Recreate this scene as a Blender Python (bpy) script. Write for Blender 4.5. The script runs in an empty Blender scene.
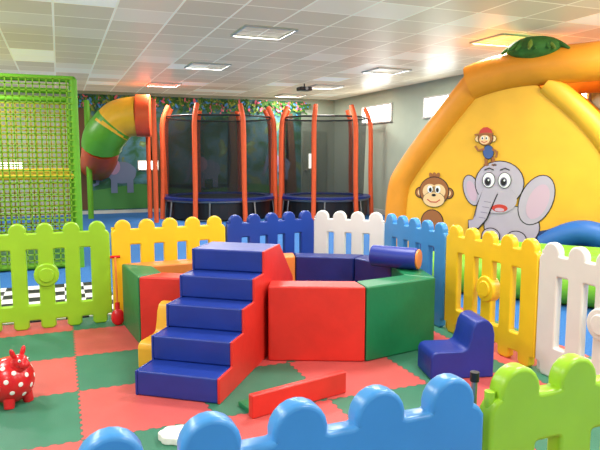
import bpy, bmesh, math, random
from mathutils import Vector, Matrix
random.seed(7)
S=bpy.context.scene
S.view_settings.view_transform='Standard'
S.view_settings.look='None'
S.view_settings.exposure=0.36
COL=S.collection
def srgb(r,g,b):
    f=lambda c:(c/255/12.92) if c/255<=0.04045 else ((c/255+0.055)/1.055)**2.4
    return (f(r),f(g),f(b),1)
# ---------------------------------------------------------------- materials
M={}
def mat(name,rgb,rough=0.5,noise=0.0,bump=0.0,scale=20,coat=0.0,emit=0,metal=0):
    if name in M: return M[name]
    m=bpy.data.materials.new(name); m.use_nodes=True
    nt=m.node_tree; b=nt.nodes['Principled BSDF']
    c=srgb(*rgb)
    b.inputs['Base Color'].default_value=c
    b.inputs['Roughness'].default_value=rough
    b.inputs['Metallic'].default_value=metal
    if coat: b.inputs['Coat Weight'].default_value=coat
    if emit:
        b.inputs['Emission Color'].default_value=c; b.inputs['Emission Strength'].default_value=emit
    if noise or bump:
        tc=nt.nodes.new('ShaderNodeTexCoord'); n=nt.nodes.new('ShaderNodeTexNoise')
        n.inputs['Scale'].default_value=scale; n.inputs['Detail'].default_value=3
        nt.links.new(tc.outputs['Object'],n.inputs['Vector'])
        if noise:
            r=nt.nodes.new('ShaderNodeValToRGB')
            r.color_ramp.elements[0].color=tuple(x*(1-noise) for x in c[:3])+(1,)
            r.color_ramp.elements[1].color=tuple(min(1,x*(1+noise)) for x in c[:3])+(1,)
            r.color_ramp.elements[0].position=.3; r.color_ramp.elements[1].position=.7
            nt.links.new(n.outputs['Fac'],r.inputs['Fac']); nt.links.new(r.outputs['Color'],b.inputs['Base Color'])
        if bump:
            bp=nt.nodes.new('ShaderNodeBump'); bp.inputs['Strength'].default_value=bump; bp.inputs['Distance'].default_value=.02
            nt.links.new(n.outputs['Fac'],bp.inputs['Height']); nt.links.new(bp.outputs['Normal'],b.inputs['Normal'])
    M[name]=m; return m
LIME=mat('plastic_lime',(152,202,40),.35,.06,.0,6)
YEL=mat('plastic_yellow',(240,198,35),.35,.05,0,6)
NAVYP=mat('plastic_navy',(26,60,150),.35,.06,0,6)
WHITE=mat('plastic_white',(220,219,214),.35,.03,0,6)
SKY=mat('plastic_sky_blue',(68,142,204),.3,.05,0,6)
V_BLUE=mat('vinyl_blue',(24,52,142),.38,.08,.2,7)
V_RED=mat('vinyl_red',(210,46,36),.42,.07,.2,7)
V_GREEN=mat('vinyl_green',(20,116,70),.42,.08,.2,7)
V_ORANGE=mat('vinyl_orange',(226,134,60),.42,.07,.2,7)
V_YEL=mat('vinyl_yellow',(236,178,50),.42,.06,.2,7)
V_NAVY=mat('vinyl_navy',(18,38,112),.4,.08,.2,7)
V_ROYAL=mat('vinyl_royal_blue',(26,48,144),.4,.08,.2,7)
TOYRED=mat('rubber_red',(208,28,35),.25,.04,0,6)
DOTW=mat('rubber_white',(240,236,230),.3,.02,0,6)
BLK=mat('black_plastic',(20,20,22),.4,.1,0,10)
ORPOLE=mat('foam_orange',(228,90,40),.6,.06,0,8)
INF_Y=mat('inflatable_yellow',(240,180,44),.5,.06,.35,3)
INF_Y2=mat('inflatable_amber',(232,148,32),.5,.08,.35,3)
INF_O=mat('inflatable_orange',(210,132,46),.5,.08,.3,3)
INF_LIME=mat('inflatable_lime',(125,195,40),.5,.07,.2,4)
INF_BLUE=mat('inflatable_blue',(30,98,175),.5,.07,.2,4)
SAGE=mat('wall_sage_paint',(174,184,164),.8,.04,.03,3)
TRIM=mat('trim_paint',(200,200,190),.5,.03,0,4)
METAL=mat('galvanised_metal',(150,150,150),.35,.06,0,12,metal=.8)
LEAF=mat('leaf_green',(60,115,42),.7,.35,0,9)
LEAF2=mat('leaf_light',(125,150,52),.7,.2,0,9)
PINK=mat('petal_pink',(235,110,130),.7,.1,0,9)

# ---------------------------------------------------------------- helpers
def grp(name,loc=(0,0,0),rz=0,rx=0):
    e=bpy.data.objects.new(name,None); e.location=loc; e.rotation_euler=(rx,0,rz); e.empty_display_size=.1
    COL.objects.link(e); return e
def link(name,me,parent=None,mats=(),loc=(0,0,0),rot=(0,0,0)):
    o=bpy.data.objects.new(name,me); o.location=loc; o.rotation_euler=rot
    for m in mats: me.materials.append(m)
    COL.objects.link(o)
    if parent: o.parent=parent
    return o
def smooth(me,ang=40):
    for p in me.polygons: p.use_smooth=True
    me.set_sharp_from_angle(angle=math.radians(ang))
def bev(o,w=.01,seg=3):
    b=o.modifiers.new('bevel','BEVEL'); b.width=w; b.segments=seg; b.limit_method='ANGLE'; b.angle_limit=math.radians(25)
    for p in o.data.polygons: p.use_smooth=True
    o.data.set_sharp_from_angle(angle=math.radians(180))
    b.harden_normals=False
    wn=o.modifiers.new('wn','WEIGHTED_NORMAL'); wn.keep_sharp=False
    return o
def box(name,c,s,m,parent=None,rz=0,bevel=.0,rot=None):
    bm=bmesh.new(); bmesh.ops.create_cube(bm,size=1)
    for v in bm.verts: v.co=Vector((v.co.x*s[0],v.co.y*s[1],v.co.z*s[2]))
    me=bpy.data.meshes.new(name); bm.to_mesh(me); bm.free()
    o=link(name,me,parent,[m],c,rot or (0,0,rz))
    if bevel: bev(o,bevel)
    return o
def prism(name,prof,y0,y1,m,parent=None,bevel=.0,axis='xz',loc=(0,0,0),rz=0):
    bm=bmesh.new()
    if axis=='xz': a=[bm.verts.new((x,y0,z)) for x,z in prof]; b=[bm.verts.new((x,y1,z)) for x,z in prof]
    else: a=[bm.verts.new((x,y,y0)) for x,y in prof]; b=[bm.verts.new((x,y,y1)) for x,y in prof]
    bm.faces.new(a); bm.faces.new(list(reversed(b)))
    n=len(prof)
    for i in range(n): bm.faces.new((a[i],b[i],b[(i+1)%n],a[(i+1)%n]))
    bmesh.ops.recalc_face_normals(bm,faces=bm.faces[:])
    me=bpy.data.meshes.new(name); bm.to_mesh(me); bm.free()
    o=link(name,me,parent,[m],loc,(0,0,rz))
    if bevel: bev(o,bevel)
    return o
def ball(name,c,r,m,parent=None,rot=(0,0,0),seg=24):
    bm=bmesh.new(); bmesh.ops.create_uvsphere(bm,u_segments=seg,v_segments=seg//2+2,radius=1)
    if not hasattr(r,'__len__'): r=(r,r,r)
    for v in bm.verts: v.co=Vector((v.co.x*r[0],v.co.y*r[1],v.co.z*r[2]))
    me=bpy.data.meshes.new(name); bm.to_mesh(me); bm.free(); smooth(me,180)
    return link(name,me,parent,[m],c,rot)
def cyl(name,p0,p1,r,m,parent=None,r2=None,seg=24,bevel=0):
    p0=Vector(p0);p1=Vector(p1);d=p1-p0
    bm=bmesh.new(); bmesh.ops.create_cone(bm,cap_ends=True,segments=seg,radius1=r,radius2=r if r2 is None else r2,depth=d.length)
    rot=Vector((0,0,1)).rotation_difference(d.normalized()).to_matrix().to_4x4()
    bmesh.ops.transform(bm,matrix=Matrix.Translation((p0+p1)/2)@rot,verts=bm.verts[:])
    me=bpy.data.meshes.new(name); bm.to_mesh(me); bm.free()
    o=link(name,me,parent,[m])
    if bevel: bev(o,bevel)
    else: smooth(me,40)
    return o
def curve_mesh(name,cu,m,parent=None,ang=50,loc=(0,0,0),rot=(0,0,0)):
    t=bpy.data.objects.new('tmp',cu); COL.objects.link(t); bpy.context.view_layer.update()
    me=bpy.data.meshes.new_from_object(t.evaluated_get(bpy.context.evaluated_depsgraph_get()))
    bpy.data.objects.remove(t); bpy.data.curves.remove(cu)
    me.name=name; me.materials.clear(); smooth(me,ang)
    return link(name,me,parent,[m],loc,rot)
def tube(name,pts,r,m,parent=None,cyc=False,res=8,radii=None,poly=False):
    cu=bpy.data.curves.new('c','CURVE'); cu.dimensions='3D'; cu.bevel_depth=r; cu.bevel_resolution=5; cu.use_fill_caps=True; cu.resolution_u=res
    sp=cu.splines.new('POLY' if poly else 'NURBS'); sp.points.add(len(pts)-1)
    for i,p in enumerate(pts):
        sp.points[i].co=(*p,1)
        if radii: sp.points[i].radius=radii[i]
    if not poly: sp.order_u=3; sp.use_endpoint_u=True
    sp.use_cyclic_u=cyc
    return curve_mesh(name,cu,m,parent,60)
def flat(name,pts,lay,m,parent,base=0.0):
    bm=bmesh.new(); vs=[bm.verts.new((x,base-.002*lay,z)) for x,z in pts]
    f=bm.faces.new(vs); bmesh.ops.triangulate(bm,faces=[f])
    me=bpy.data.meshes.new(name); bm.to_mesh(me); bm.free()
    return link(name,me,parent,[m])
def ell(name,cx,cz,rx,rz,lay,m,parent,rot=0,base=0.0,n=28):
    c,s=math.cos(rot),math.sin(rot)
    return flat(name,[(cx+rx*math.cos(a)*c-rz*math.sin(a)*s,cz+rx*math.cos(a)*s+rz*math.sin(a)*c) for a in [2*math.pi*i/n for i in range(n)]],lay,m,parent,base)
def stroke(name,pts,w,lay,m,parent,base=0.0):
    L=[];R=[]
    for i,p in enumerate(pts):
        a=pts[max(0,i-1)];b=pts[min(len(pts)-1,i+1)]
        dx,dz=b[0]-a[0],b[1]-a[1]; l=math.hypot(dx,dz) or 1
        nx,nz=-dz/l,dx/l; ww=w[i] if hasattr(w,'__len__') else w
        L.append((p[0]+nx*ww/2,p[1]+nz*ww/2));R.append((p[0]-nx*ww/2,p[1]-nz*ww/2))
    return flat(name,L+R[::-1],lay,m,parent,base)

# ---------------------------------------------------------------- room shell
X0,X1,Y0,Y1,H=-3.6,7.1,-3.0,15.2,2.9
ZF=-.012
box('floor',((X0+X1)/2,(Y0+Y1)/2,ZF-.05),(X1-X0+.4,Y1-Y0+.4,.1),mat('carpet_blue',(40,105,172),.9,.15,.2,60))
box('wall_back',((X0+X1)/2,Y1+.1,H/2+ZF/2),(X1-X0+.4,.2,H-ZF),SAGE)
box('wall_right',(X1+.1,(Y0+Y1)/2,H/2+ZF/2),(.2,Y1-Y0,H-ZF),SAGE)
box('wall_left',(X0-.1,(Y0+Y1)/2,H/2+ZF/2),(.2,Y1-Y0,H-ZF),SAGE)
box('wall_front',((X0+X1)/2,Y0-.1,H/2+ZF/2),(X1-X0+.4,.2,H-ZF),SAGE)
box('baseboard_back',((X0+X1)/2,Y1-.01,.05),(X1-X0,.02,.12),TRIM)
box('baseboard_right',(X1-.01,(Y0+Y1)/2,.05),(.02,Y1-Y0,.12),TRIM)
def ceil_mat():
    m=bpy.data.materials.new('ceiling_tiles_self_lit'); m.use_nodes=True; nt=m.node_tree; N=nt.nodes; L=nt.links
    b=N['Principled BSDF']; b.inputs['Roughness'].default_value=.38
    tc=N.new('ShaderNodeTexCoord'); sx=N.new('ShaderNodeSeparateXYZ'); L.new(tc.outputs['Object'],sx.inputs[0])
    def mth(op,a,v=None):
        n=N.new('ShaderNodeMath'); n.operation=op
        if hasattr(a,'links'): L.new(a,n.inputs[0])
        else: n.inputs[0].default_value=a
        if v is not None:
            if hasattr(v,'links'): L.new(v,n.inputs[1])
            else: n.inputs[1].default_value=v
        return n.outputs[0]
    fx=mth('DIVIDE',sx.outputs[0],.6); fy=mth('DIVIDE',sx.outputs[1],.6)
    gx=mth('FRACT',fx); gy=mth('FRACT',fy)
    line=mth('MAXIMUM',mth('LESS_THAN',gx,.04),mth('LESS_THAN',gy,.04))
    cx=N.new('ShaderNodeCombineXYZ'); L.new(mth('FLOOR',fx),cx.inputs[0]); L.new(mth('FLOOR',fy),cx.inputs[1])
    wn=N.new('ShaderNodeTexWhiteNoise'); wn.noise_dimensions='2D'; L.new(cx.outputs[0],wn.inputs['Vector'])
    cr=N.new('ShaderNodeValToRGB'); e=cr.color_ramp.elements
    e[0].color=srgb(196,180,152); e[0].position=.2; e[1].color=srgb(244,238,220); e[1].position=1.0
    e2=cr.color_ramp.elements.new(.82); e2.color=srgb(206,192,165)  # lightest random tiles imitate reflections, painted into the tile colour
    L.new(wn.outputs['Value'],cr.inputs['Fac'])
    nz=N.new('ShaderNodeTexNoise'); nz.inputs['Scale'].default_value=60; L.new(tc.outputs['Object'],nz.inputs['Vector'])
    mx=N.new('ShaderNodeMix'); mx.data_type='RGBA'; L.new(line,mx.inputs['Factor']); L.new(cr.outputs['Color'],mx.inputs['A']); mx.inputs['B'].default_value=srgb(236,226,203)
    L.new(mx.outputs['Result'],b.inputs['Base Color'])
    L.new(mx.outputs['Result'],b.inputs['Emission Color']); b.inputs['Emission Strength'].default_value=.3  # tiles glow as added fill light, though they are no lamps
    bp=N.new('ShaderNodeBump'); bp.inputs['Strength'].default_value=.1; L.new(nz.outputs['Fac'],bp.inputs['Height']); L.new(bp.outputs['Normal'],b.inputs['Normal'])
    return m
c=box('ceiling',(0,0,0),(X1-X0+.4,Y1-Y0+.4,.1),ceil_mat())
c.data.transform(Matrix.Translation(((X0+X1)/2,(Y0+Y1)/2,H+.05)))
for lx,ylist in ((-1.5,(-1.2,1.5,4.35,7.2,10.2,13.2)),(2.4,(-1.2,1.5,4.35,7.2,10.2,13.2)),(5.5,(-1.2,1.5,4.2,6.5,9.6,12.3,14.4))):
    for ly in ylist:
        lx2=lx-.25 if (lx==2.4 and ly>12) else lx
        g=grp('ceiling_lamp',(lx2,ly,H))
        for (cx,cy,sx,sy) in ((0,.31,.66,.03),(0,-.31,.66,.03),(.32,0,.03,.62),(-.32,0,.03,.62)):
            box('frame',(cx,cy,-.012),(sx,sy,.024),TRIM,g)
        ld=bpy.data.lights.new('tubes','AREA'); ld.shape='SQUARE'; ld.size=.6; ld.energy=60 if not(lx>5 and 6<ly<8) else 32; ld.color=(1,.97,.93)
        lo=bpy.data.objects.new('tubes',ld); COL.objects.link(lo); lo.parent=g; lo.location=(0,0,-.02)
WIN=mat('window_daylight',(250,255,250),.3,0,0,emit=7)
for i,(a,b_) in enumerate(((12.1,13.5),(9.75,10.75),(6.6,7.8),(3.6,5.0))):
    g=grp('window_%d'%(i+1),(X1,(a+b_)/2,2.37))
    w=b_-a
    box('pane',(-.012,0,0),(.02,w,.38),WIN,g)
    box('frame_top',(-.02,0,.2),(.04,w+.08,.04),TRIM,g); box('frame_bottom',(-.03,0,-.2),(.06,w+.08,.04),TRIM,g)
    box('frame_l',(-.02,-w/2-.02,0),(.04,.04,.36),TRIM,g); box('frame_r',(-.02,w/2+.02,0),(.04,.04,.36),TRIM,g)

# ---------------------------------------------------------------- foam mats
def mats_mat():
    m=bpy.data.materials.new('foam_puzzle_mats'); m.use_nodes=True; nt=m.node_tree; N=nt.nodes; L=nt.links
    b=N['Principled BSDF']; b.inputs['Roughness'].default_value=.5
    tc=N.new('ShaderNodeTexCoord'); sx=N.new('ShaderNodeSeparateXYZ'); L.new(tc.outputs['Object'],sx.inputs[0])
    def mth(op,a,v=None):
        n=N.new('ShaderNodeMath'); n.operation=op
        for i,q in enumerate((a,v)):
            if q is None: continue
            if hasattr(q,'links'): L.new(q,n.inputs[i])
            else: n.inputs[i].default_value=q
        return n.outputs[0]
    def wob(s):
        q=mth('SINE',mth('MULTIPLY',s,2*math.pi/.067))
        q=mth('MULTIPLY',q,2.0); q=mth('MAXIMUM',mth('MINIMUM',q,1.0),-1.0)
        return mth('MULTIPLY',q,.006)
    T=.67
    x=mth('ADD',mth('SUBTRACT',sx.outputs[0],.05),wob(sx.outputs[1]))
    y=mth('ADD',mth('SUBTRACT',sx.outputs[1],3.02),wob(sx.outputs[0]))
    fx=mth('DIVIDE',x,T); fy=mth('DIVIDE',y,T)
    par=mth('FLOORED_MODULO',mth('ADD',mth('FLOOR',fx),mth('FLOOR',fy)),2.0)
    mx=N.new('ShaderNodeMix'); mx.data_type='RGBA'; L.new(par,mx.inputs['Factor'])
    mx.inputs['A'].default_value=srgb(196,84,80); mx.inputs['B'].default_value=srgb(52,116,90)
    dx=mth('ABSOLUTE',mth('SUBTRACT',mth('FRACT',fx),.5)); dy=mth('ABSOLUTE',mth('SUBTRACT',mth('FRACT',fy),.5))
    line=mth('GREATER_THAN',mth('MAXIMUM',dx,dy),.496)
    m2=N.new('ShaderNodeMix'); m2.data_type='RGBA'; m2.inputs['B'].default_value=srgb(60,40,40); L.new(mth('MULTIPLY',line,.5),m2.inputs['Factor']); 
    nz=N.new('ShaderNodeTexNoise'); nz.inputs['Scale'].default_value=5; nz.inputs['Detail'].default_value=5; L.new(tc.outputs['Object'],nz.inputs['Vector'])
    hs=N.new('ShaderNodeHueSaturation'); L.new(mx.outputs['Result'],hs.inputs['Color']); L.new(mth('ADD',mth('MULTIPLY',nz.outputs['Fac'],.35),.82),hs.inputs['Value'])
    L.new(hs.outputs['Color'],m2.inputs['A']); L.new(m2.outputs['Result'],b.inputs['Base Color'])
    n2=N.new('ShaderNodeTexNoise'); n2.inputs['Scale'].default_value=140; L.new(tc.outputs['Object'],n2.inputs['Vector'])
    bp=N.new('ShaderNodeBump'); bp.inputs['Strength'].default_value=.2; bp.inputs['Distance'].default_value=.01; L.new(n2.outputs['Fac'],bp.inputs['Height']); L.new(bp.outputs['Normal'],b.inputs['Normal'])
    return m
fm=box('foam_puzzle_mat_floor',(0,0,0),(1,1,1),mats_mat())
fm.data.transform(Matrix.Translation((.5*(-2+3.4),.5*(.4+5.4),-.006))@Matrix.Diagonal((5.4,5.0,.0118,1)))
def check_mat():
    m=bpy.data.materials.new('checkered_vinyl'); m.use_nodes=True; nt=m.node_tree
    b=nt.nodes['Principled BSDF']; tc=nt.nodes.new('ShaderNodeTexCoord'); ch=nt.nodes.new('ShaderNodeTexChecker')
    ch.inputs['Scale'].default_value=1/.19; ch.inputs['Color1'].default_value=srgb(235,235,235); ch.inputs['Color2'].default_value=srgb(25,25,30)
    mp=nt.nodes.new('ShaderNodeMapping'); mp.inputs['Location'].default_value=(.01,.01,.5)
    nt.links.new(tc.outputs['Object'],mp.inputs['Vector']); nt.links.new(mp.outputs['Vector'],ch.inputs['Vector']); nt.links.new(ch.outputs['Color'],b.inputs['Base Color'])
    return m
box('checkered_floor_mat',(-.75,6.2,ZF+.006),(2.4,1.5,.012),check_mat())

# ---------------------------------------------------------------- picket fence panels
def rrect(x0,x1,z0,z1,r,n=5):
    P=[]
    for cx,cz,a0 in ((x1-r,z0+r,-90),(x1-r,z1-r,0),(x0+r,z1-r,90),(x0+r,z0+r,180)):
        for i in range(n+1):
            a=math.radians(a0+90*i/n); P.append((cx+r*math.cos(a),cz+r*math.sin(a)))
    return P
def fence(p0,p1,m,disc=False):
    L=math.hypot(p1[0]-p0[0],p1[1]-p0[1]); ang=math.atan2(p1[1]-p0[1],p1[0]-p0[0])
    g=grp('picket_fence_panel',(p0[0],p0[1],0),ang)
    bd=.012; n=max(3,round(L/.2)); sp=L/n; hw=.046 if sp>.17 else sp*.24
    cs=[sp*(i+.5) for i in range(n)]
    vz=.77; hr=hw+.008; hz=.86-bd-hr
    out=[]
    x_l=.004+bd; x_r=L-.004-bd
    out.append((x_l,.09)); out.append((x_l,vz-.02)); out.append((x_l+.01,vz-.005))
    for cx in cs:
        out+= [(cx-hw-.022,vz),(cx-hw-.008,vz+.006),(cx-hw,vz+.02)]
        for i in range(0,13):
            a=math.radians(190-200*i/12.0)
            out.append((cx+hr*math.cos(a),hz+hr*math.sin(a)))
        out+= [(cx+hw,vz+.02),(cx+hw+.008,vz+.006),(cx+hw+.022,vz)]
    out+=[(x_r-.01,vz-.005),(x_r,vz-.02),(x_r,.09)]
    for cx in reversed(cs):
        out+=[(cx+hw+.012,.085),(cx+hw,.075),(cx+hw,bd+.015),(cx+hw-.015,bd),(cx-hw+.015,bd),(cx-hw,bd+.015),(cx-hw,.075),(cx-hw-.012,.085)]
    cu=bpy.data.curves.new('f','CURVE'); cu.dimensions='2D'; cu.fill_mode='BOTH'; cu.extrude=.014; cu.bevel_depth=bd; cu.bevel_resolution=3
    def add(P):
        s=cu.splines.new('POLY'); s.points.add(len(P)-1); s.use_cyclic_u=True
        for i,p in enumerate(P): s.points[i].co=(p[0],p[1],0,1)
    add(out)
    for i in range(n-1): add(rrect(cs[i]+hw,cs[i+1]-hw,.19,.66,.02))
    o=curve_mesh('pickets_and_rails',cu,m,g,35,rot=(math.pi/2,0,0))
    if disc:
        cyl('disc',(L/2,-.04,.44),(L/2,.04,.44),.095,m,g,seg=36,bevel=.012)
        cyl('disc_hub',(L/2,-.05,.44),(L/2,.05,.44),.06,m,g,seg=36,bevel=.008)
    cyl('joint_pin',(.02,0,.02),(.02,0,.80),.014,m,g,seg=12)
    return g
fence((-1.63,5.2),(-.63,5.2),LIME); fence((-.63,5.2),(.37,5.2),LIME,True)
fence((.375,5.2),(1.37,5.25),YEL); fence((1.375,5.25),(2.32,5.45),NAVYP); fence((2.33,5.45),(2.85,4.95),WHITE)
fence((2.85,4.93),(2.85,3.95),SKY); fence((2.85,3.95),(2.85,2.95),YEL,True); fence((2.85,2.95),(2.85,1.95),WHITE,True)
fence((-.03,1.19),(.97,1.19),SKY); fence((.98,1.19),(1.97,1.19),LIME); fence((1.98,1.19),(2.85,1.19),YEL)
g=grp('fence_gate_latch',(.99,1.225,.0)); cyl('pin',(0,0.015,.0),(0,.015,.82),.008,METAL,g); cyl('knob',(0,.015,.81),(0,.015,.835),.012,BLK,g)

# ---------------------------------------------------------------- soft stairs
st=grp('soft_play_stairs',(.36,3.5,0),math.atan2(.8,.6))
W=.53
def sprof(L0,L1,ze):
    p=[(0,0)]
    for i in range(5): p+=[(.2*i,.15*(i+1)),(.2*(i+1) if i<4 else L0,.15*(i+1))]
    return p+[(L1,ze),(L1,0)]
for i in range(5):
    x0=.2*i; x1=1.17
    prism('step_%d'%(i+1),[(x0,.15*i+.001),(x0,.15*(i+1)),(x1,.15*(i+1)),(x1,.15*i+.001)],-W+.012,-.012,V_BLUE,st,.012)
prism('exit_ramp',[(1.172,0),(1.172,.75),(1.52,.44),(1.52,0)],-W+.012,-.012,V_RED,st,.012)
prism('side_right',sprof(1.17,1.52,.44),-W-.002,-W+.014,V_RED,st,.006)
prism('side_left',sprof(1.17,1.52,.44),-.014,.002,V_BLUE,st,.006)
# ---------------------------------------------------------------- soft ring
ring=grp('soft_play_pit_ring')
P=[(.86,4.20),(.5,4.42),(.44,5.03),(1.2,5.06),(1.95,5.03),(2.5,4.7),(2.66,4.15),(2.5,3.6),(1.88,3.5),(1.27,3.77)]
cols=[V_RED,V_GREEN,V_ORANGE,V_ORANGE,V_NAVY,V_NAVY,V_GREEN,V_GREEN,V_RED]
T=.2
def nrm(a,b):
    dx,dy=b[0]-a[0],b[1]-a[1]; l=math.hypot(dx,dy); return Vector((dy/l,-dx/l))
inn=[]
for i,p in enumerate(P):
    if i==0: n=nrm(P[0],P[1]); q=Vector(p)+n*T
    elif i==len(P)-1: n=nrm(P[-2],P[-1]); q=Vector(p)+n*T
    else:
        a=nrm(P[i-1],p); b_=nrm(p,P[i+1]); mm=(a+b_).normalized(); q=Vector(p)+mm*(T/mm.dot(a))
    inn.append(q)
for i in range(len(P)-1):
    a,b_=Vector(P[i]),Vector(P[i+1]); d=(b_-a).normalized()*.003
    ia,ib=inn[i],inn[i+1]
    prism('wall_block_%d'%(i+1),[tuple(a+d),tuple(b_-d),tuple(ib-d),tuple(ia+d)],0,.52,cols[i],ring,.014,axis='xy')
rl=grp('foam_roller',(2.42,4.02,.52+.085),math.radians(-50))
cyl('body',(-.2,0,0),(.17,0,0),.085,V_ROYAL,rl,seg=32,bevel=.01)
cyl('end_cap',(.17,0,0),(.185,0,0),.076,V_ORANGE,rl,seg=32,bevel=.004)
def chair(loc,rz,m,w=.34,s=1.0):
    g=grp('soft_foam_chair',loc,rz)
    pr=[(0,0),(.44,0),(.44,.30),(.425,.36),(.39,.395),(.35,.40),(.31,.385),(.285,.34),(.27,.26),(.25,.205),(.22,.19),(.05,.19),(.015,.18),(0,.15)]
    pr=[(x*s,z*s) for x,z in pr]
    prism('seat_and_back',pr,0,w,m,g,.012); return g
chair((2.10,3.05,0),math.radians(-14),V_ROYAL,.26,.94)
chair((.555,3.85,0),math.atan2(.8,.6),V_YEL,.16,.95)
rb=grp('red_foam_beam',(.9,2.93,0),math.atan2(.14,.62)); 
prism('beam',[(0,0),(.64,0),(.64,.13),(0,.13)],0,.045,V_RED,rb,.008)
prism('base',[(.02,0),(.62,0),(.62,.03),(.02,.03)],.047,.2,V_GREEN,rb,.008)
wc=[]
for i in range(60):
    a=2*math.pi*i/60; r=1+.13*abs(math.sin(a*3.5)); wc.append((.085*r*math.cos(a),.07*r*math.sin(a)))
prism('white_cloud_cushion',wc,0,.04,DOTW,None,.012,axis='xy',loc=(.49,2.86,0),rz=-.3)
# hopper animal (round body, small head with horns, stub feet)
hp=grp('bouncy_hopper_toy',(-.31,3.66,0),math.radians(-50)); hp.scale=(.9,.9,.9)
ball('body',(0,0,.15),(.148,.145,.145),TOYRED,hp,seg=32)
ball('neck',(.08,0,.25),(.055,.05,.055),TOYRED,hp,(0,.5,0))
ball('head',(.105,0,.285),(.052,.046,.046),TOYRED,hp)
ball('snout',(.145,0,.272),(.034,.032,.028),TOYRED,hp)
for s in (-1,1):
    ball('ear',(.088,.036*s,.338),(.015,.015,.036),TOYRED,hp,(-.35*s,0,0))
    ball('eye',(.14,.028*s,.3),.009,DOTW,hp); ball('pupil',(.147,.031*s,.301),.005,BLK,hp)
    for x in (-.08,.085): cyl('foot',(x*.8,.06*s,.06),(x*.9,.07*s,0),.036,TOYRED,hp,r2=.03)
ball('tail',(-.14,0,.22),(.025,.015,.015),TOYRED,hp)
for i in range(36):
    zz=-.5+1.4*(i+.5)/36; a=i*2.39996; q=math.sqrt(1-zz*zz)
    n=Vector((q*math.cos(a),q*math.sin(a),zz)); pos=Vector((n.x*.148,n.y*.145,.15+n.z*.145))
    o=ball('spot_%d'%i,tuple(pos),(.015,.015,.002),DOTW,hp,seg=12); o.rotation_euler=Vector((0,0,1)).rotation_difference(n).to_euler()
ts=grp('toy_spade',(.40,5.06,0),0)
cyl('handle',(0,.0,.1),(0,.07,.56),.009,V_ORANGE,ts); ball('blade',(0,-.01,.07),(.055,.03,.07),TOYRED,ts); cyl('grip',(-.04,.075,.56),(.04,.075,.56),.012,TOYRED,ts)
cyl('collar',(0,0,.12),(0,.012,.19),.02,TOYRED,ts)

# ---------------------------------------------------------------- inflatable
ig=grp('inflatable_bouncy_slide',(4.47,7.37,ZF),math.atan2(-.7987,.6017))
D=1.5
prof=[(0,.03),(0,.9),(1.0,2.38),(1.6,2.42),(2.2,1.95),(2.7,1.2),(2.9,.5),(2.9,.03)]
prism('side_panel',prof,-.04,.1,INF_Y,ig,.03)
prism('back_panel',prof,D-.1,D,INF_Y2,ig,.03)
prism('slide_bed',[(.1,.05),(.1,.75),(1.0,2.15),(1.8,2.15),(2.6,1.0),(2.6,.05)],.1,D-.1,INF_Y2,ig,.03)
for w_,nm in ((.02,'front'),(D-.02,'back')):
    tube('tube_slope_'+nm,[(-.05,w_,.1),(-.05,w_,.9),(.1,w_,1.2),(.55,w_,1.8),(1.05,w_,2.4)],.17,INF_Y2,ig)
    tube('tube_top_'+nm,[(.95,w_,2.34),(1.3,w_,2.47),(2.0,w_,2.5),(2.75,w_,2.52)],.23,INF_Y2,ig)
    tube('tube_right_'+nm,[(1.9,w_,2.28),(2.35,w_,1.9),(2.75,w_,1.35),(2.98,w_,.75),(3.0,w_,.15)],.14,INF_Y,ig)
tube('cross_tube_top',[(1.05,0,2.42),(1.05,D,2.42)],.17,INF_Y2,ig)
tube('cross_tube_end',[(2.72,0,2.5),(2.72,D,2.5)],.22,INF_Y2,ig)
tube('cross_tube_low',[(-.05,0,.25),(-.05,D,.25)],.2,INF_Y2,ig)
box('rear_wall',(3.05,.9,1.2),(.4,1.1,2.3),INF_O,ig,bevel=.08)
tube('blue_roll',[(2.0,-.2,.3),(2.25,-.24,.5),(2.6,-.25,.5),(2.9,-.2,.3)],.15,INF_BLUE,ig)
ball('palm_heart',(1.74,.0,2.7),(.34,.3,.16),LEAF,ig)
for i in range(22):
    a=i*.61; c0=Vector((1.74,0,2.79)); dx,dy=math.cos(a),math.sin(a); L_=.34+.1*random.random()
    tube('palm_leaf_%d'%i,[tuple(c0),(c0.x+dx*L_*.5,c0.y+dy*L_*.5,c0.z+.03),(c0.x+dx*L_,c0.y+dy*L_*.9,c0.z-.13)],.055,LEAF if i%3 else LEAF2,ig,radii=[1,1,.25])
GREY=mat('paint_elephant',(186,174,190),.5,.04,0,5); GREYD=mat('paint_elephant_dark',(130,120,145),.5); PNK=mat('paint_pink',(205,172,192),.5)
BRN=mat('paint_brown',(160,98,50),.5); CRM=mat('paint_cream',(240,200,145),.5); PW=mat('paint_white',(240,240,240),.5); PB=mat('paint_black',(20,15,20),.5)
PBL=mat('paint_blue',(60,90,150),.5); PR=mat('paint_red',(200,58,48),.5)
B=-.045
def E(n,cx,cz,rx,rz,l,m,rot=0): ell(n,cx,cz,rx,rz,l,m,ig,rot,B)
def outl(n,cx,cz,rx,rz,l,m,rot=0,o=.012): E(n+'_outline',cx,cz,rx+o,rz+o,l,PB,rot); E(n,cx,cz,rx,rz,l+1,m,rot)
outl('elephant_body',1.55,.5,.34,.26,1,GREY)
outl('elephant_ear_right',1.84,.85,.19,.32,3,GREY,-.35); E('elephant_ear_inner_r',1.86,.83,.12,.23,5,PNK,-.35)
outl('elephant_ear_left',1.03,.95,.1,.2,3,GREY,.3); E('elephant_ear_inner_l',1.03,.94,.06,.14,5,PNK,.3)
outl('elephant_head',1.38,1.05,.3,.28,6,GREY); outl('elephant_cheek',1.36,.84,.25,.18,8,GREY,0,.0)
stroke('elephant_trunk_outline',[(1.28,.95),(1.2,.75),(1.17,.6),(1.1,.5),(1.0,.5)],[.2,.19,.165,.15,.12],10,PB,ig,B)
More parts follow.
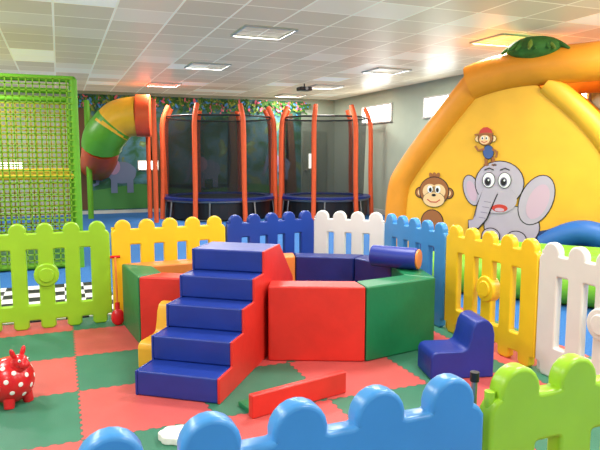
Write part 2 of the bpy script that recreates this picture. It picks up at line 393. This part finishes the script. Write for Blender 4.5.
stroke('elephant_trunk',[(1.28,.97),(1.2,.75),(1.17,.61),(1.1,.51),(1.01,.5)],[.19,.165,.14,.125,.1],11,GREY,ig,B)
for i in range(4): stroke('trunk_crease_%d'%i,[(1.14+.02*i,.6+.07*i),(1.23+.02*i,.59+.07*i)],.008,12,GREYD,ig,B)
for ex in (1.25,1.45):
    outl('eye',ex,1.09,.075,.095,13,PW,0,.008); E('iris',ex-.01,1.07,.045,.06,15,GREYD); E('pupil',ex-.01,1.07,.034,.046,16,PB); E('glint',ex,1.09,.012,.014,17,PW)
    stroke('brow',[(ex-.06,1.22),(ex,1.245),(ex+.06,1.22)],.014,13,PB,ig,B)
E('mouth',1.4,.73,.1,.05,10,PR); E('tongue',1.4,.71,.06,.025,12,PNK)
outl('elephant_foot_l',1.3,.36,.11,.1,10,GREY); outl('elephant_foot_r',1.62,.34,.12,.1,10,GREY)
outl('cub_body',.5,.5,.15,.16,1,BRN)
for s in (-1,1): outl('cub_ear',.52+.2*s,.9,.06,.065,2,BRN); E('cub_ear_inner',.52+.2*s,.9,.035,.04,4,CRM)
outl('cub_head',.52,.92,.2,.19,5,BRN); E('cub_face_l',.46,.92,.1,.1,7,CRM); E('cub_face_r',.58,.92,.1,.1,7,CRM); outl('cub_muzzle',.52,.81,.15,.1,8,CRM,0,.006)
for s in (-1,1): E('cub_eye',.52+.055*s,.95,.038,.05,10,PW); E('cub_pupil',.52+.05*s,.94,.02,.03,11,PB)
E('cub_nose',.52,.87,.03,.018,11,PB); stroke('cub_smile',[(.43,.81),(.48,.775),(.56,.775),(.61,.81)],.014,11,PR,ig,B)
for k_,(hx_,hr_) in enumerate(((.48,.5),(.52,.1),(.56,-.4))): E('cub_hair_%d'%k_,hx_,1.12,.03,.06,4,BRN,hr_)
# little capped monkey standing on the elephant's head
for s in (-1,1): stroke('imp_leg',[(1.24+.03*s,1.42),(1.25+.05*s,1.35),(1.25+.04*s,1.28)],.035,6,BRN,ig,B); E('imp_foot',1.26+.05*s,1.285,.035,.016,7,BRN)
outl('imp_body',1.23,1.45,.065,.085,7,PBL,.1,.007)
stroke('imp_arm_l',[(1.18,1.49),(1.1,1.47),(1.06,1.53)],.03,9,BRN,ig,B); stroke('imp_arm_r',[(1.28,1.49),(1.34,1.45),(1.33,1.38)],.03,9,BRN,ig,B)
for s in (-1,1): outl('imp_ear',1.19+.1*s,1.62,.032,.036,9,CRM,0,.006)
outl('imp_head',1.19,1.63,.092,.09,11,BRN,0,.008); E('imp_face',1.18,1.61,.068,.06,13,CRM)
for s in (-1,1): E('imp_eye',1.18+.027*s,1.63,.018,.024,14,PW); E('imp_pupil',1.177+.025*s,1.628,.009,.013,15,PB)
stroke('imp_smile',[(1.14,1.59),(1.175,1.572),(1.215,1.59)],.01,14,PR,ig,B)
flat('imp_cap',[(1.1,1.68),(1.12,1.73),(1.16,1.765),(1.21,1.77),(1.26,1.74),(1.285,1.68)],14,PR,ig,B); stroke('imp_cap_brim',[(1.05,1.672),(1.2,1.69),(1.29,1.68)],.022,15,BRN,ig,B)
pts=[(.18,.06)]
for i in range(26): u=.18+i*.1; pts.append((u,.28+.05*math.sin(i*1.4)+(.2 if i>17 else 0)))
pts.append((2.68,.06)); flat('painted_wave',pts,.6,PBL,ig,B)
ls=grp('inflatable_lime_step',(4.47,7.37,ZF),math.atan2(-.7987,.6017))
for i,w_ in enumerate((-1.9,-1.5,-1.1,-.7)):
    cyl('roll_%d'%i,(1.1,w_,.2),(3.1,w_,.2),.2,INF_LIME,ls,seg=24,bevel=.05)
cyl('roll_side',(3.2,-1.95,.32),(3.2,-.6,.32),.17,INF_LIME,ls,seg=24,bevel=.05)

# ---------------------------------------------------------------- netted climbing frame (left)
def net_mat(name,rgb,a):
    m=bpy.data.materials.new(name); m.use_nodes=True; nt=m.node_tree
    b=nt.nodes['Principled BSDF']; b.inputs['Base Color'].default_value=srgb(*rgb); b.inputs['Roughness'].default_value=.8
    b.inputs['Alpha'].default_value=a; return m
def net(name,o,u,v,nu,nv,m,parent,t=.006):
    bm=bmesh.new(); o=Vector(o);u=Vector(u);v=Vector(v); n=u.cross(v).normalized()
    uu=u.normalized();vv=v.normalized()
    def strip(p,q,s):
        for sg in (-1,1):
            bm.faces.new([bm.verts.new(x) for x in (p-s*t+sg*n*t,p+s*t+sg*n*t,q+s*t+sg*n*t,q-s*t+sg*n*t)])
            bm.faces.new([bm.verts.new(x) for x in (p+sg*s*t-n*t,p+sg*s*t+n*t,q+sg*s*t+n*t,q+sg*s*t-n*t)])
    for i in range(nu+1): strip(o+u*i/nu,o+u*i/nu+v,uu)
    for j in range(nv+1): strip(o+v*j/nv,o+v*j/nv+u,vv)
    me=bpy.data.meshes.new(name); bm.to_mesh(me); bm.free(); return link(name,me,parent,[m])
NETG=mat('net_lime',(115,165,20),.7); NETY=mat('net_yellow',(175,160,25),.7); FOAMG=mat('foam_lime',(98,168,25),.6,.06,0,8); FOAMY=mat('foam_yellow',(220,185,40),.6,.06,0,8)
cf=grp('netted_climbing_frame',(0,0,ZF))
hx=2.33; xs=(.2,-1.3,-2.8); ys=(8.0,9.5,11.0)
for x in xs:
    for y in ys: cyl('post',(x,y,0),(x,y,hx),.05,FOAMG,cf,seg=16)
for y in ys:
    for z in (.05,hx,1.15): cyl('beam_x',(xs[-1],y,z),(xs[0],y,z),.04,FOAMG if z!=1.15 else FOAMY,cf,seg=12)
for x in xs:
    for z in (.05,hx,1.15): cyl('beam_y',(x,ys[0],z),(x,ys[-1],z),.04,FOAMG,cf,seg=12)
net('net_front',(-2.8,7.96,.05),(3.0,0,0),(0,0,hx-.05),40,31,NETG,cf,.0075)
net('net_side',(.24,8,.05),(0,3.0,0),(0,0,hx-.05),40,31,NETG,cf,.008)
net('net_back',(-2.8,11,.05),(3.0,0,0),(0,0,hx-.05),40,31,NETY,cf,.01)
net('net_mid',(-1.3,8,.05),(0,3.0,0),(0,0,hx-.05),40,31,NETY,cf,.008)
net('net_mid_cross',(-2.8,9.5,.05),(1.5,0,0),(0,0,hx-.05),22,31,NETY,cf,.008)
box('deck',(-2.05,9.5,1.15),(1.4,2.9,.06),FOAMY,cf,bevel=.01)
box('soft_floor',(-1.3,9.5,.03),(2.9,2.9,.05),V_GREEN,cf,bevel=.01)

# ---------------------------------------------------------------- tube slide
TUBR=mat('tube_red_orange',(225,85,35),.4,.06,0,5); TUBG=mat('tube_green',(90,165,45),.4,.06,0,5); TUBY=mat('tube_yellow',(242,185,40),.4,.06,0,5)
sg=grp('tube_slide',(0,0,ZF))
def seg(nm,pts,m,r=.42): return tube(nm,pts,r,m,sg,res=12)
seg('section_red',[(1.58,13.3,2.24),(1.86,13.24,2.24)],TUBR,.45)
seg('section_yellow',[(1.05,13.5,1.95),(1.15,13.48,2.1),(1.35,13.4,2.22),(1.62,13.3,2.24)],TUBY)
seg('section_green',[(.88,13.75,1.6),(.9,13.65,1.75),(.98,13.55,1.88),(1.15,13.48,2.08)],TUBG,.43)
seg('section_exit',[(.85,15.1,1.2),(.85,14.6,1.3),(.86,14.1,1.4),(.88,13.72,1.65)],TUBR,.4)
for x,y in ((1.86,12.78),(1.86,13.72)): cyl('support',(x,y,0),(x,y,2.55),.05,ORPOLE,sg)
cyl('support_low',(.62,14.1,0),(.62,14.1,2.6),.06,FOAMG,sg)

# ---------------------------------------------------------------- trampolines
NETB=net_mat('enclosure_net_black',(16,28,28),.52)
def tramp(cx,cy,R,n,pad,ph):
    g=grp('trampoline_with_enclosure',(cx,cy,ZF),ph); zm=.42
    ring_=lambda r,z,k=48:[(r*math.cos(2*math.pi*i/k),r*math.sin(2*math.pi*i/k),z) for i in range(k)]
    tube('frame_ring',ring_(R,zm),.03,METAL,g,cyc=True,poly=True)
    bm=bmesh.new(); k=64
    A=[[bm.verts.new((r*math.cos(2*math.pi*i/k),r*math.sin(2*math.pi*i/k),z)) for i in range(k)] for r,z in ((R-.22,zm+.02),(R-.22,zm+.07),(R+.06,zm+.07),(R+.06,zm+.02))]
    for q in range(4):
        for i in range(k): bm.faces.new((A[q][i],A[q][(i+1)%k],A[(q+1)%4][(i+1)%k],A[(q+1)%4][i]))
    me=bpy.data.meshes.new('pad'); bm.to_mesh(me); bm.free(); link('edge_pad',me,g,[pad])
    cyl('jump_mat',(0,0,zm+.02),(0,0,zm+.03),R-.2,BLK,g,seg=48)
    bm=bmesh.new(); bmesh.ops.create_cone(bm,cap_ends=False,segments=48,radius1=R-.02,radius2=R-.02,depth=zm-.04)
    bmesh.ops.translate(bm,verts=bm.verts[:],vec=(0,0,zm/2+.01)); me=bpy.data.meshes.new('skirt'); bm.to_mesh(me); bm.free(); link('skirt',me,g,[BLK])
    hh=2.25-zm-.05
    bm=bmesh.new(); bmesh.ops.create_cone(bm,cap_ends=False,segments=48,radius1=R-.1,radius2=R-.05,depth=hh)
    bmesh.ops.translate(bm,verts=bm.verts[:],vec=(0,0,zm+.05+hh/2)); me=bpy.data.meshes.new('net'); bm.to_mesh(me); bm.free(); smooth(me,90); link('safety_net',me,g,[NETB])
    tube('top_ring',ring_(R-.05,2.25),.02,BLK,g,cyc=True,poly=True)
    for i in range(n):
        a=2*math.pi*i/n; c_,s_=math.cos(a),math.sin(a)
        tube('pole_%d'%i,[(c_*(R+.1),s_*(R+.1),0),(c_*(R+.06),s_*(R+.06),.6),(c_*(R+.06),s_*(R+.06),1.9),(c_*(R+.03),s_*(R+.03),2.25),(c_*(R-.1),s_*(R-.1),2.48)],.052,ORPOLE,g)
        b2=a+.22; c2,s2=math.cos(b2),math.sin(b2)
        tube('leg_%d'%i,[(c_*R,s_*R,zm-.02),(c_*(R+.05),s_*(R+.05),.03),(c2*(R+.05),s2*(R+.05),.03),(c2*R,s2*R,zm-.02)],.022,METAL,g,poly=True)
tramp(3.45,13.65,1.28,8,V_NAVY,.15)
tramp(5.72,12.8,1.02,7,V_NAVY,.5)

# ---------------------------------------------------------------- mural on back wall
def mural_mat():
    m=bpy.data.materials.new('jungle_mural'); m.use_nodes=True; nt=m.node_tree; N=nt.nodes; L=nt.links
    b=N['Principled BSDF']; b.inputs['Roughness'].default_value=.7
    tc=N.new('ShaderNodeTexCoord'); n=N.new('ShaderNodeTexNoise'); n.inputs['Scale'].default_value=2.2; n.inputs['Detail'].default_value=6; n.inputs['Distortion'].default_value=.6
    L.new(tc.outputs['Object'],n.inputs['Vector'])
    r=N.new('ShaderNodeValToRGB'); r.color_ramp.interpolation='EASE'; e=r.color_ramp.elements
    e[0].position=.3; e[0].color=srgb(20,62,46); e[1].position=.72; e[1].color=srgb(135,172,115)
    for p,c_ in ((.42,(38,95,56)),(.5,(58,110,105)),(.58,(76,126,138)),(.65,(110,130,66))):
        q=e.new(p); q.color=srgb(*c_)
    L.new(n.outputs['Fac'],r.inputs['Fac']); L.new(r.outputs['Color'],b.inputs['Base Color']); return m
mg=grp('jungle_mural',(.3,Y1-.02,0))
box('painted_panel',(2.9,.005,1.45),(5.8,.02,2.75),mural_mat(),mg)
def eleph(x,z,s):
    G2=mat('mural_elephant',(110,125,150),.6)
    ell('m_body',x+.35*s,z-.1*s,.45*s,.35*s,6,G2,mg,0,-.01); ell('m_head',x-.1*s,z+.1*s,.28*s,.28*s,8,G2,mg,0,-.01)
    ell('m_ear',x+.1*s,z+.1*s,.2*s,.26*s,9,mat('mural_ear',(170,140,165),.6),mg,0,-.01)
    stroke('m_trunk',[(x-.25*s,z+.05*s),(x-.38*s,z-.2*s),(x-.42*s,z-.45*s),(x-.55*s,z-.5*s)],[.18*s,.14*s,.1*s,.07*s],10,G2,mg,-.01)
    ell('m_eye',x-.15*s,z+.15*s,.06*s,.07*s,11,PW,mg,0,-.01); ell('m_pup',x-.16*s,z+.14*s,.03*s,.035*s,12,PB,mg,0,-.01)
    for q in (.1,.6): stroke('m_leg',[(x+q*s,z-.3*s),(x+q*s,z-.75*s)],.2*s,7,G2,mg,-.01)
eleph(.85,1.05,.75); eleph(3.0,1.1,.7); eleph(5.0,1.2,.6)
for tx in (.25,1.9,3.9,5.5):
    stroke('tree_trunk',[(tx,.1),(tx+.05,1.2),(tx-.03,2.5)],[.35,.2,.16],3,mat('mural_bark',(100,68,40),.7),mg,-.01)
flat('ground_band',[(0.02,.1),(5.78,.1),(5.78,.5),(4.5,.65),(3,.5),(1.5,.7),(.02,.5)],2,mat('mural_grass',(65,130,58),.7),mg,-.01)
bm=bmesh.new()
random.seed(3)
for i in range(900):
    x=random.uniform(0.05,6.0); z=H-.12-abs(random.gauss(0,.14)); r=random.uniform(.03,.075); a=random.uniform(0,6.28); y=-random.uniform(.03,.12)
    pts=[]
    for j in range(6):
        t=j/6*6.28; px=r*math.cos(t); pz=r*.45*math.sin(t)
        pts.append(bm.verts.new((x+px*math.cos(a)-pz*math.sin(a),y+random.uniform(-.01,.01),min(H-.02,z+px*math.sin(a)+pz*math.cos(a)))))
    f=bm.faces.new(pts); f.material_index=random.choice((0,0,0,0,1,1,2,3))
me=bpy.data.meshes.new('garland'); bm.to_mesh(me); bm.free()
link('leaf_and_flower_garland',me,None,[LEAF,LEAF2,PINK,SKY],(.3,Y1-.02,0))
dg=grp('door_1',(6.5,Y1-.02,ZF))
box('leaf',(0,0,1.03),(.7,.03,2.05),mat('door_paint',(140,150,130),.5,.04,0,4),dg); box('glass',(-.1,-.02,1.25),(.16,.02,.4),mat('door_glass_lit',(255,252,240),.4,0,0,emit=3),dg); ball('handle',(-.28,-.05,1.0),.03,METAL,dg)
GLOW=mat('wall_light_diffuser',(255,252,240),.4,0,0,emit=3)
for x in (2.04,-1.0):
    g=grp('wall_light',(x,Y1-.06,1.15)); box('housing',(0,.02,0),(.5,.04,.24),TRIM,g); box('diffuser',(0,-.015,0),(.44,.03,.18),GLOW,g,bevel=.008)
pj=grp('ceiling_projector',(4.9,12.0,H)); cyl('mount',(0,0,-.0),(0,0,-.08),.015,BLK,pj); box('body',(0,0,-.11),(.28,.24,.08),BLK,pj,bevel=.02); cyl('lens',(0,-.12,-.11),(0,-.15,-.11),.03,METAL,pj)

# ---------------------------------------------------------------- camera
w=bpy.data.worlds.new('world'); S.world=w; w.use_nodes=True; w.node_tree.nodes['Background'].inputs['Color'].default_value=(.8,.85,.9,1); w.node_tree.nodes['Background'].inputs['Strength'].default_value=.3
cd=bpy.data.cameras.new('cam'); cd.lens=36; cd.sensor_width=36; cd.clip_start=.05
co=bpy.data.objects.new('camera',cd); COL.objects.link(co); co.location=(0,0,1.4); co.rotation_euler=(math.radians(90-6.65),0,math.radians(-21.8))
S.camera=co
